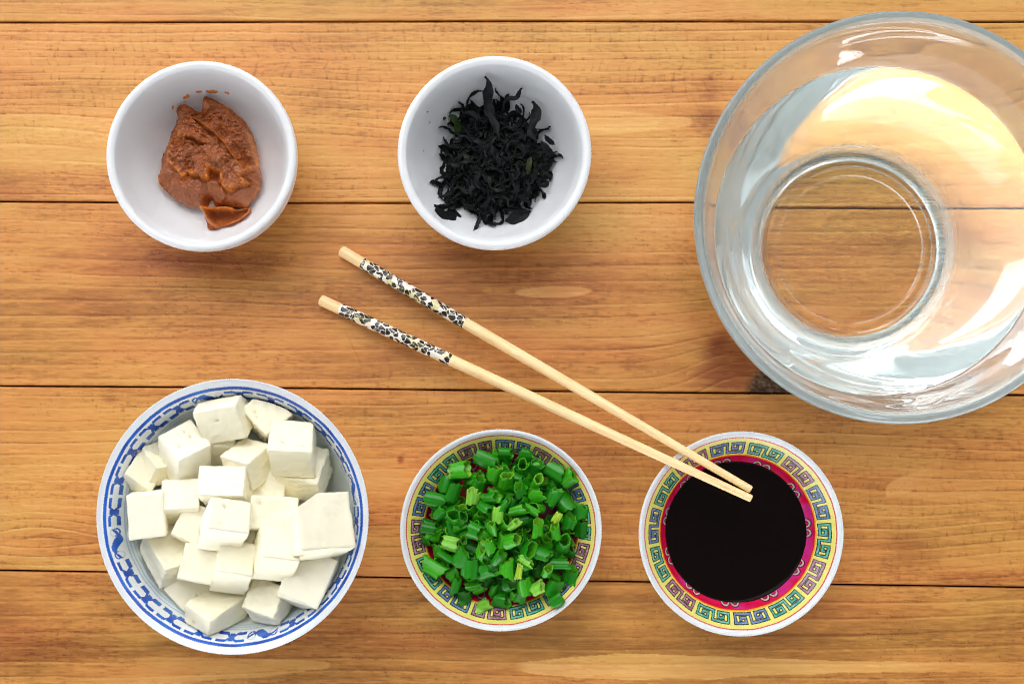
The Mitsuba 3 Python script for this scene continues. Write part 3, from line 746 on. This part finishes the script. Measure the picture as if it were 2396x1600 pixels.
for i in range(229):
    rr, th = 605 * math.sqrt(rg.random()) * .93, rg.uniform(0, 2 * math.pi)
    x, y = 800 + rr * math.cos(th) * .93, 750 + rr * math.sin(th) * .90
    zt = 33 - 17 * (rr / 605) ** 2 - rg.uniform(1.5, 9.5)
    zmin = float(zin_dish(min(.0445, rr / 3.135 * S))) * 1000 + 4
    onion(*opx(x, y), max(zt, zmin) / 1000, rg.uniform(0, 180), rg.uniform(0, 60), rg.uniform(.0052, .0072), rg.uniform(.0048, .0068), [DARK, DEEP, MIDG, MIDG, DARK][int(rg.integers(0, 5))], 200 + i)

# ---------------------------------------------------------------- dried seaweed
SC = BOWL['white_bowl_001']
def spx(x, y): return 900 + x / 3.135, 110 + y / 3.135


def ribbon(path, width, seed, curl=.8, twist=1.0, thick=.00035, col=(.006, .007, .0075), crinkle=.0009):
    """A crinkled strip of dried leaf along the path."""
    rg = np.random.default_rng(seed)
    path = np.asarray(path, float)
    t = np.concatenate([[0], np.cumsum(np.linalg.norm(np.diff(path, axis=0), axis=1))])
    n, m = max(12, int(t[-1] / .0011)), 7
    tt = np.linspace(0, t[-1], n)
    p = CubicSpline(t, path)(tt) if len(path) > 2 else np.stack([np.interp(tt, t, path[:, k]) for k in range(3)], 1)
    d = np.gradient(p, axis=0); d /= np.linalg.norm(d, axis=1, keepdims=True) + 1e-12
    ref = np.array([.2, .1, 1.0])
    side = np.cross(d, ref); side /= np.linalg.norm(side, axis=1, keepdims=True) + 1e-9
    up = np.cross(side, d)
    ang = twist * (meshkit.fbm(np.stack([tt / .006 + seed, tt * 0, tt * 0], -1), 2, seed % 97) - .5) * 4 + rg.uniform(-.6, .6)
    s2 = side * np.cos(ang)[:, None] + up * np.sin(ang)[:, None]
    u2 = -side * np.sin(ang)[:, None] + up * np.cos(ang)[:, None]
    w = width / 2 * np.clip(np.minimum(tt, t[-1] - tt) / (.22 * t[-1]), .22, 1) * (.65 + .8 * meshkit.fbm(np.stack([tt / .003 + seed * 3.1, tt * 0, tt * 0], -1), 2, 5))
    a = np.linspace(-1, 1, m)
    cr = curl * rg.uniform(.5, 1.3)
    x = np.sin(a * cr) / cr
    y = (1 - np.cos(a * cr)) / cr
    q = p[:, None] + w[:, None, None] * (s2[:, None] * x[None, :, None] + u2[:, None] * y[None, :, None])
    q = q + (meshkit.fbm(q / .0022 + seed, 2, 8)[..., None] - .5) * crinkle * 2 * u2[:, None] + (meshkit.fbm(q / .0015 + seed + 9, 2, 9)[..., None] - .5) * crinkle * s2[:, None]
    nn = np.cross(np.gradient(q, axis=0), np.gradient(q, axis=1)); nn /= np.linalg.norm(nn, axis=2, keepdims=True) + 1e-12
    top, bot = q + nn * thick / 2, q - nn * thick / 2
    loop = np.concatenate([top, bot[:, ::-1]], 1)
    v = loop.reshape(-1, 3)
    rr = np.hypot(v[:, 0] - SC[0], v[:, 1] - SC[1])
    v[:, 2] = np.maximum(v[:, 2], np.where(rr < .0388, zin_white(np.minimum(rr / 1.018, .0381)) + .0002, .0422))
    f = grid_faces(n, 2 * m, True)
    c = np.asarray(col) * (.7 + .7 * meshkit.fbm(v / .003 + seed, 2, 2)[:, None])
    return v, f, c


def seaweed(label, *a, name='seaweed_shred', cat='seaweed', group='dried seaweed shreds', **k):
    v, f, c = ribbon(*a, **k)
    key = put(key_for(name), v, f, 'dried_seaweed', smooth=True, color=c)
    tag(key, label, cat, group)


def sp(pts, zs): return np.array([W(*spx(x, y), z / 1000) for (x, y), z in zip(pts, zs)])


GREEN = (.020, .040, .008)
seaweed('long flat seaweed strip standing up the far wall of the bowl', sp([(735, 222), (765, 290), (755, 370), (762, 450), (800, 560), (840, 690)], [35, 31, 27, 25, 25, 25]), .0038, 1, curl=.5, twist=.25)
seaweed('thin curly seaweed tendril at the top of the heap', sp([(1008, 302), (985, 345), (962, 380), (915, 378), (880, 405), (868, 450)], [27, 26, 25, 25, 24, 23]), .0018, 2, twist=.3, crinkle=.0003)
seaweed('stubby seaweed strip curling at the upper right', sp([(1080, 402), (1108, 440), (1112, 500), (1085, 580), (1120, 700)], [23, 23, 23, 23, 22]), .0042, 3, twist=.3)
seaweed('thin wavy seaweed shred at the upper left of the heap', sp([(560, 462), (585, 488), (630, 488), (680, 520), (730, 560)], [22, 22, 22, 22, 23]), .0022, 4, twist=.5)
seaweed('small olive green seaweed flake at the upper left', sp([(480, 495), (510, 530), (530, 580), (510, 640)], [19, 19, 18, 18]), .0046, 5, col=GREEN, twist=.2, curl=.3)
seaweed('separate seaweed shred at the lower left of the bowl', sp([(372, 1190), (410, 1225), (455, 1265), (500, 1240), (560, 1255)], [13, 12, 12, 12, 12]), .0052, 6, twist=.4, curl=.5)
seaweed('pointed seaweed shred lowest in the heap', sp([(690, 1190), (720, 1240), (745, 1305)], [14, 13, 12]), .0036, 7, twist=.3)
seaweed('seaweed shred lying at the lower right of the bowl', sp([(885, 1275), (940, 1265), (1000, 1240), (1070, 1205)], [13, 13, 13, 14]), .0052, 8, twist=.3, curl=.4)
seaweed('seaweed shred poking out at the right of the heap', sp([(1245, 790), (1190, 755), (1150, 690)], [17, 18, 19]), .0036, 9, twist=.3)
seaweed('thin seaweed shred ending in a fork on the right', sp([(1250, 715), (1210, 690), (1170, 650)], [18, 19, 20]), .0022, 10, twist=.3)
seaweed('seaweed shred sticking up at the top right', sp([(968, 425), (978, 455), (1010, 480)], [22, 22, 22]), .0026, 11, twist=.4)
seaweed('seaweed leaf edge with a green glint on the right of the heap', sp([(1075, 810), (1060, 870), (1045, 930)], [25, 25, 24]), .0022, 12, col=(.025, .033, .010), twist=.2)
rg = np.random.default_rng(31)
under = []
for i in range(560):
    deep = i >= 284                                    # what lies lower in the heap
    rho, th = math.sqrt(rg.random()), rg.uniform(0, 2 * math.pi)
    lump = 1 + .10 * math.sin(3 * th + 1) + .06 * math.sin(5 * th)
    cx, cy = 795 + 352 * rho * lump * math.cos(th), 850 + 375 * rho * lump * math.sin(th)
    z = 25 - 12 * rho ** 2 - (rg.uniform(3, 9) if deep else rg.exponential(1.6))
    c0 = W(*spx(cx, cy), z / 1000)
    rmin = float(zin_white(min(.038, np.hypot(*(c0[:2] - SC))))) + .0012
    c0[2] = max(c0[2], rmin)
    ln = rg.uniform(.007, .0155)
    a = rg.uniform(0, 2 * math.pi)
    npt = 5
    pts = [c0]
    for _ in range(npt - 1):
        a += rg.normal(0, .6)
        q = pts[-1] + np.array([math.cos(a), math.sin(a), rg.normal(0, .30)]) * ln / npt
        lo = float(zin_white(min(.038, np.hypot(*(q[:2] - SC))))) + .0010
        q[2] = max(q[2], lo)
        pts.append(q)
    wd = rg.uniform(.0012, .0028) if not deep else rg.uniform(.0018, .0034)
    col = (.006, .007, .0075) if rg.random() > .05 else (.009, .014, .007)
    if deep:
        under.append(ribbon(pts, wd, 100 + i, twist=1.0, curl=rg.uniform(.4, 1.5), col=col))
    else:
        seaweed('black crinkled dried seaweed shred within the heap', pts, wd, 100 + i, twist=1.1, curl=rg.uniform(.5, 1.8), col=col)
off, V_, F_, C_ = 0, [], [], []
for v, f, c in under:
    V_.append(v); F_.append(f + off); C_.append(c); off += len(v)
put('seaweed_underlayer', np.vstack(V_), np.vstack(F_), 'dried_seaweed', smooth=True, color=np.vstack(C_))
tag('seaweed_underlayer', 'matted black seaweed under the topmost shreds of the heap', 'seaweed', kind='stuff')
for x, y, z, sz in ((310, 483, 31, 7), (428, 535, 24, 16), (325, 560, 29, 8), (655, 356, 29, 6), (283, 765, 29, 5)):
    p0 = W(*spx(x, y), z / 1000)
    # let the crumb rest on the bowl's wall along the same sight line
    zz = np.linspace(.006, .041, 200)
    rr = np.array([np.hypot(*(W(*spx(x, y), q)[:2] - SC)) for q in zz])
    k = int(np.argmin(np.abs(zin_white(np.minimum(rr / 1.018, .0395)) - zz)))
    p0 = W(*spx(x, y), zz[k] + .0003)
    v, f, c = ribbon([p0, p0 + [sz * .00004, sz * .00003, 0], p0 + [sz * .00008, sz * .00007, 0]], sz * .00007, int(x), col=GREEN, crinkle=.0001, thick=.0002)
    key = put(key_for('seaweed_crumb'), v, f, 'dried_seaweed', smooth=True, color=c)
    tag(key, {310: 'black seaweed crumb highest on the left wall of the bowl', 428: 'green seaweed crumb beside the olive flake', 325: 'faint green seaweed crumb on the left wall', 655: 'lone seaweed crumb left of the long upright strip', 283: 'lowest seaweed crumb on the left wall of the bowl'}[x], 'crumb', 'seaweed crumbs on the bowl wall')

# ---------------------------------------------------------------- brown bean paste
MC = BOWL['white_bowl']
def mpx(x, y): return 340 + x / 4.357, 200 + y / 4.357


def seg_d(x, y, poly, closed=True):
    poly = np.asarray(poly, float)
    d = np.full(x.shape, 1e9); inside = np.zeros(x.shape, bool)
    n = len(poly)
    for i in range(n if closed else n - 1):
        a, b = poly[i], poly[(i + 1) % n]
        e = b - a
        t = np.clip(((x - a[0]) * e[0] + (y - a[1]) * e[1]) / (e @ e + 1e-9), 0, 1)
        d = np.minimum(d, np.hypot(x - a[0] - t * e[0], y - a[1] - t * e[1]))
        if closed:
            hit = ((a[1] > y) != (b[1] > y)) & (x < (b[0] - a[0]) * (y - a[1]) / (b[1] - a[1] + 1e-12) + a[0])
            inside ^= hit
    return (d, inside) if closed else d


def blob(outline, centre, nth, nrho, height, zmid, lift, soft):
    """A lump of paste: star-shaped outline in the close-up's pixels, height(x, y, rho) in mm above the bowl."""
    o = np.asarray(outline, float) - centre
    an, ra = np.arctan2(o[:, 1], o[:, 0]), np.hypot(o[:, 0], o[:, 1])
    order = np.argsort(an); an, ra = an[order], ra[order]
    th = np.linspace(-np.pi, np.pi, nth, endpoint=False)
    R = np.interp(th, np.concatenate([an[-1:] - 2 * np.pi, an, an[:1] + 2 * np.pi]), np.concatenate([ra[-1:], ra, ra[:1]]))
    R = np.fft.ifft(np.fft.fft(R) * np.exp(-(np.minimum(np.arange(nth), nth - np.arange(nth)) / soft) ** 2)).real
    R = R * (1 + .05 * (n2(np.cos(th) * 9, np.sin(th) * 9, .5, 3, 5) - .5) + .03 * (n2(np.cos(th) * 30, np.sin(th) * 30, .5, 2, 6) - .5))
    rho = np.concatenate([np.linspace(0, .9, nrho), 1 - .1 * np.linspace(1, 0, 18)[1:] ** 2.2])
    x = centre[0] + rho[:, None] * R * np.cos(th); y = centre[1] + rho[:, None] * R * np.sin(th)
    h, col = height(x, y, rho[:, None] + 0 * x)
    k = 1 - zmid / D

    def place(rr):
        px, py = mpx(centre[0] + rr[:, None] * R * np.cos(th), centre[1] + rr[:, None] * R * np.sin(th))
        X, Y = VX + ((px - 1198) * S - VX) * k, VY + ((800 - py) * S - VY) * k
        return X, Y, zin_white(np.minimum(np.hypot(X - MC[0], Y - MC[1]), .039))
    X, Y, zb = place(rho)
    base = zb * .45 + .55 * zb.min()
    Z = np.maximum(zb + lift, base + lift + h / 1000)
    v = np.stack([X, Y, Z], -1)
    # the lump's side curls under to where it sits in the bowl
    r2 = np.array([.995, .975, .94, .90, .84])
    X2, Y2, zb2 = place(r2)
    t = np.array([.75, .45, .2, .04, -.12])[:, None]
    Z2 = zb2 + (Z[-1] - zb[-1])[None] * t
    v = np.concatenate([v, np.stack([X2, Y2, Z2], -1)])
    col = np.concatenate([col, np.repeat(col[-1:], 5, 0)])
    return v.reshape(-1, 3), grid_faces(len(v), nth, True), col.reshape(-1, 3)


BROWN, ORANGE, DEEPB = lin(150, 82, 42), lin(214, 124, 42), lin(90, 42, 18)
OUT = [(585, 125), (700, 150), (830, 215), (930, 290), (1010, 370), (1070, 470), (1105, 620), (1130, 780), (1145, 840), (1172, 880), (1150, 930), (1155, 1000), (1180, 1020), (1130, 1045), (1080, 1130), (1020, 1215), (900, 1225), (760, 1200), (690, 1215), (590, 1205), (470, 1235), (330, 1180), (220, 1100), (140, 1010), (95, 945), (135, 850), (145, 720), (200, 590), (290, 400), (335, 310), (305, 265), (340, 235), (435, 200), (500, 255), (560, 262), (585, 215)]
LEDGE = [(225, 560), (250, 640), (225, 780), (330, 880), (400, 965), (450, 900), (470, 930), (560, 935), (600, 975), (655, 985), (672, 860), (700, 890), (760, 900), (790, 1040), (860, 1085), (960, 1030), (1060, 1000), (990, 930), (1090, 860), (1135, 850), (1110, 640), (1050, 470), (880, 290), (740, 160), (590, 130), (580, 250), (450, 210), (330, 240), (320, 330), (330, 460), (345, 560)]
RIDGE = [(470, 330), (560, 380), (650, 450), (740, 520), (830, 610), (900, 720), (950, 800), (1005, 850)]
CRACK = [(455, 590), (520, 600), (560, 630), (610, 640)]
BLOCK = [(640, 990), (740, 990), (800, 1060), (830, 1130), (760, 1200), (690, 1180), (640, 1110)]


def miso_height(x, y, rho):
    dome = np.sqrt(np.clip(1 - rho ** 3, 0, 1))
    h = 10.5 * np.sqrt(np.clip(1 - rho ** 2.2, 0, 1)) + 1.5 * dome
    wig = 15 * (n2(x / 60, y / 60, 0, 2, 11) - .5)
    dl, il = seg_d(x + wig, y + .7 * wig[::-1], LEDGE)
    sd = np.where(il, dl, -dl)
    fade = sstep(1.0, .86, rho)
    h = h + ((1.6 + 2.4 * n2(x / 90, y / 90, 7, 1, 61)) * sstep(-8, 8, sd) - 1.0 * np.exp(-((sd + 12) / 13) ** 2) + .6 * np.exp(-((sd - 14) / 22) ** 2)) * (.35 + .65 * fade)
    # the long scooped groove
    dr_ = seg_d(x, y, RIDGE, closed=False)
    sidev = np.sign((x - 470) * (850 - 330) - (y - 330) * (1005 - 470))        # + = upper right of the ridge
    px_, py_ = np.array(RIDGE).T
    along = np.interp(x + y, px_ + py_, np.linspace(0, 1, len(RIDGE)), left=-.2, right=1.2)
    on = sstep(-.15, .05, along) * sstep(1.15, .95, along)
    h = h + on * np.where(sidev > 0, -2.6 * np.exp(-((dr_ - 45) / 60) ** 2) * sstep(0, 12, dr_), 0) + .9 * on * np.exp(-(dr_ / 11) ** 2)
    dc = seg_d(x, y + 14, CRACK, closed=False)
    h = h - 2.8 * np.exp(-(dc / 13) ** 2) + 1.6 * np.exp(-((dc - 34) / 22) ** 2) * (y < 620)
    db, ib = seg_d(x + .6 * wig, y, BLOCK)
    h = h + 2.0 * sstep(-4, 6, np.where(ib, db, -db))
    h = h - 8 * np.exp(-(((x - 640) / 46) ** 2 + ((y - 1160) / 42) ** 2)) - 3.5 * np.exp(-(((x - 715) / 48) ** 2 + ((y - 935) / 42) ** 2))
    rough = sstep(0, 1, np.clip(np.exp(-(((x - 800) / 230) ** 2 + ((y - 400) / 190) ** 2)) + .7 * np.exp(-(((x - 1000) / 120) ** 2 + ((y - 600) / 160) ** 2)) + .6 * il * np.exp(-(((x - 620) / 330) ** 2 + ((y - 830) / 120) ** 2)), 0, 1))
    h = h + (n2(x / 16, y / 16, 1, 3, 13) - .5) * (.5 + 1.1 * rough) + (n2(x / 60, y / 60, 2, 2, 17) - .5) * (1.6 + 1.4 * il) + (n2(x / 150, y / 150, 2, 2, 77) - .5) * 5.0 * np.sqrt(np.clip(1 - rho ** 2, 0, 1)) + (n2(x / 8, y / 8, 2, 2, 18) - .5) * (.28 + .4 * rough)
    h = h + 1.3 * (n2((x * .8 + y * .6) / 22, (y * .8 - x * .6) / 130, 4, 2, 19) - .5) * il * (1 - .7 * rough)
    h = h - 1.5 * sstep(.52, .60, n2(x / 34, y / 22, 9, 2, 23)) * il * sstep(.3, .6, n2(x / 120, y / 120, 5, 1, 2)) * .6
    tear = np.exp(-((sd - 10) / 22) ** 2) * (y > 480) + .8 * np.exp(-(dr_ / 9) ** 2) * on + .6 * sstep(.93, 1.0, rho) * sstep(.45, .62, n2(x / 40, y / 40, 3, 2, 4))
    tear = np.clip(.75 * tear * (.1 + 1.5 * n2(x / 28, y / 28, 6, 2, 29)), 0, 1)[..., None]
    mot = n2(x / 30, y / 30, 8, 3, 31)[..., None]
    col = BROWN * (.82 + .36 * mot) * (1 - tear) + ORANGE * tear
    speck = sstep(.70, .78, n2(x / 8, y / 8, 4, 1, 33))[..., None]
    col = col * (1 - .45 * speck) 
    return h, col


v, f, c = blob(OUT, (640, 690), 460, 130, miso_height, .019, .0045, 34)
put('bean_paste', v, f[:, ::-1], 'paste', smooth=True, color=c)
tag('bean_paste', 'torn lump of brown bean paste in the left white bowl', 'bean paste', 'brown bean paste')

OUT2 = [(570, 1265), (600, 1250), (700, 1238), (820, 1235), (900, 1250), (1000, 1240), (1078, 1238), (1070, 1280), (1010, 1345), (930, 1400), (830, 1432), (765, 1445), (755, 1462), (640, 1465), (622, 1400), (590, 1330)]
RIM2 = [(590, 1262), (700, 1262), (830, 1255), (890, 1272)]
WALL2 = [(605, 1280), (640, 1360), (690, 1420), (740, 1450)]
LIP2 = [(900, 1275), (985, 1262), (1058, 1252), (1045, 1300), (955, 1372), (830, 1425)]


def bit_height(x, y, rho):
    d1, d2, d3 = seg_d(x, y, RIM2, False), seg_d(x, y, WALL2, False), seg_d(x, y, LIP2, False)
    h = .6 + 9.0 * np.exp(-(d1 / 24) ** 2) + 7.5 * np.exp(-(d2 / 28) ** 2) + 4.0 * np.exp(-(d3 / 15) ** 2)
    h = h * sstep(1.02, .93, rho)
    h = h + (n2(x / 14, y / 14, 3, 3, 41) - .5) * 1.4 + (n2(x / 45, y / 45, 3, 2, 43) - .5) * 1.5
    tear = np.clip(np.exp(-(d1 / 15) ** 2) + .6 * np.exp(-(d3 / 9) ** 2) + .5 * np.exp(-(d2 / 12) ** 2), 0, 1) * (.5 + n2(x / 20, y / 20, 1, 2, 3))
    col = BROWN * (.8 + .4 * n2(x / 20, y / 20, 5, 2, 45)[..., None]) * (1 - np.clip(tear, 0, 1)[..., None]) + ORANGE * np.clip(tear, 0, 1)[..., None]
    return h, col


v, f, c = blob(OUT2, (800, 1340), 260, 64, bit_height, .014, .0015, 26)
put('bean_paste_001', v, f[:, ::-1], 'paste', smooth=True, color=c)
tag('bean_paste_001', 'small folded scrap of bean paste below the main lump', 'bean paste', 'brown bean paste')

SMEAR = [((690, 70), 42, 11, 0, 'widest orange paste smear at the top of the bowl wall'), ((632, 66), 16, 8, 0, 'orange paste smear just left of the widest one'), ((545, 70), 24, 7, -5, 'faint paste smear along the top of the wall'), ((415, 120), 32, 10, -30, 'slanted paste smear at the upper left of the wall'),
         ((835, 82), 22, 7, 15, 'paste smear at the far right of the smears'), ((278, 230), 9, 18, 10, 'paste dab nearest the left of the lump'), ((402, 172), 9, 5, 0, 'tiny greenish paste fleck under the slanted smear'), ((975, 1388), 6, 5, 0, 'tiny paste speck beside the folded scrap')]
for i, ((x, y), a, b, ang, lab) in enumerate(SMEAR):
    n, a, b = 28, a * 1.2, b * 1.5
    th = np.arange(n) * 2 * np.pi / n
    rr = 1 + .6 * (n2(np.cos(th) * 2 + i * 5, np.sin(th) * 2, 0, 3, 50 + i) - .5) * 2
    rows = []
    for fr, hh in ((0, .0004), (.5, .0004), (.8, .0003), (1, .0)):
        ex, ey = a * rr * fr * np.cos(th), b * rr * fr * np.sin(th)
        ca, sa = math.cos(math.radians(ang)), math.sin(math.radians(ang))
        P = []
        for qx, qy in zip(x + ex * ca - ey * sa, y + ex * sa + ey * ca):
            zz = np.linspace(.006, .041, 160)
            pts = np.array([W(*mpx(qx, qy), z) for z in zz])
            d = zin_white(np.minimum(np.hypot(pts[:, 0] - MC[0], pts[:, 1] - MC[1]), .0395)) - zz
            k = int(np.argmin(np.abs(d)))
            P.append(W(*mpx(qx, qy), zz[k] + .0003 + hh))
        rows.append(P)
    v = np.array(rows).reshape(-1, 3)
    col = np.broadcast_to(lin(214, 122, 38) * (.9 + .03 * i), (len(v), 3))
    key = put(key_for('paste_smear'), v, grid_faces(4, n, True), 'paste', smooth=True, color=col)
    tag(key, lab, 'smear', 'paste smears on the bowl wall')
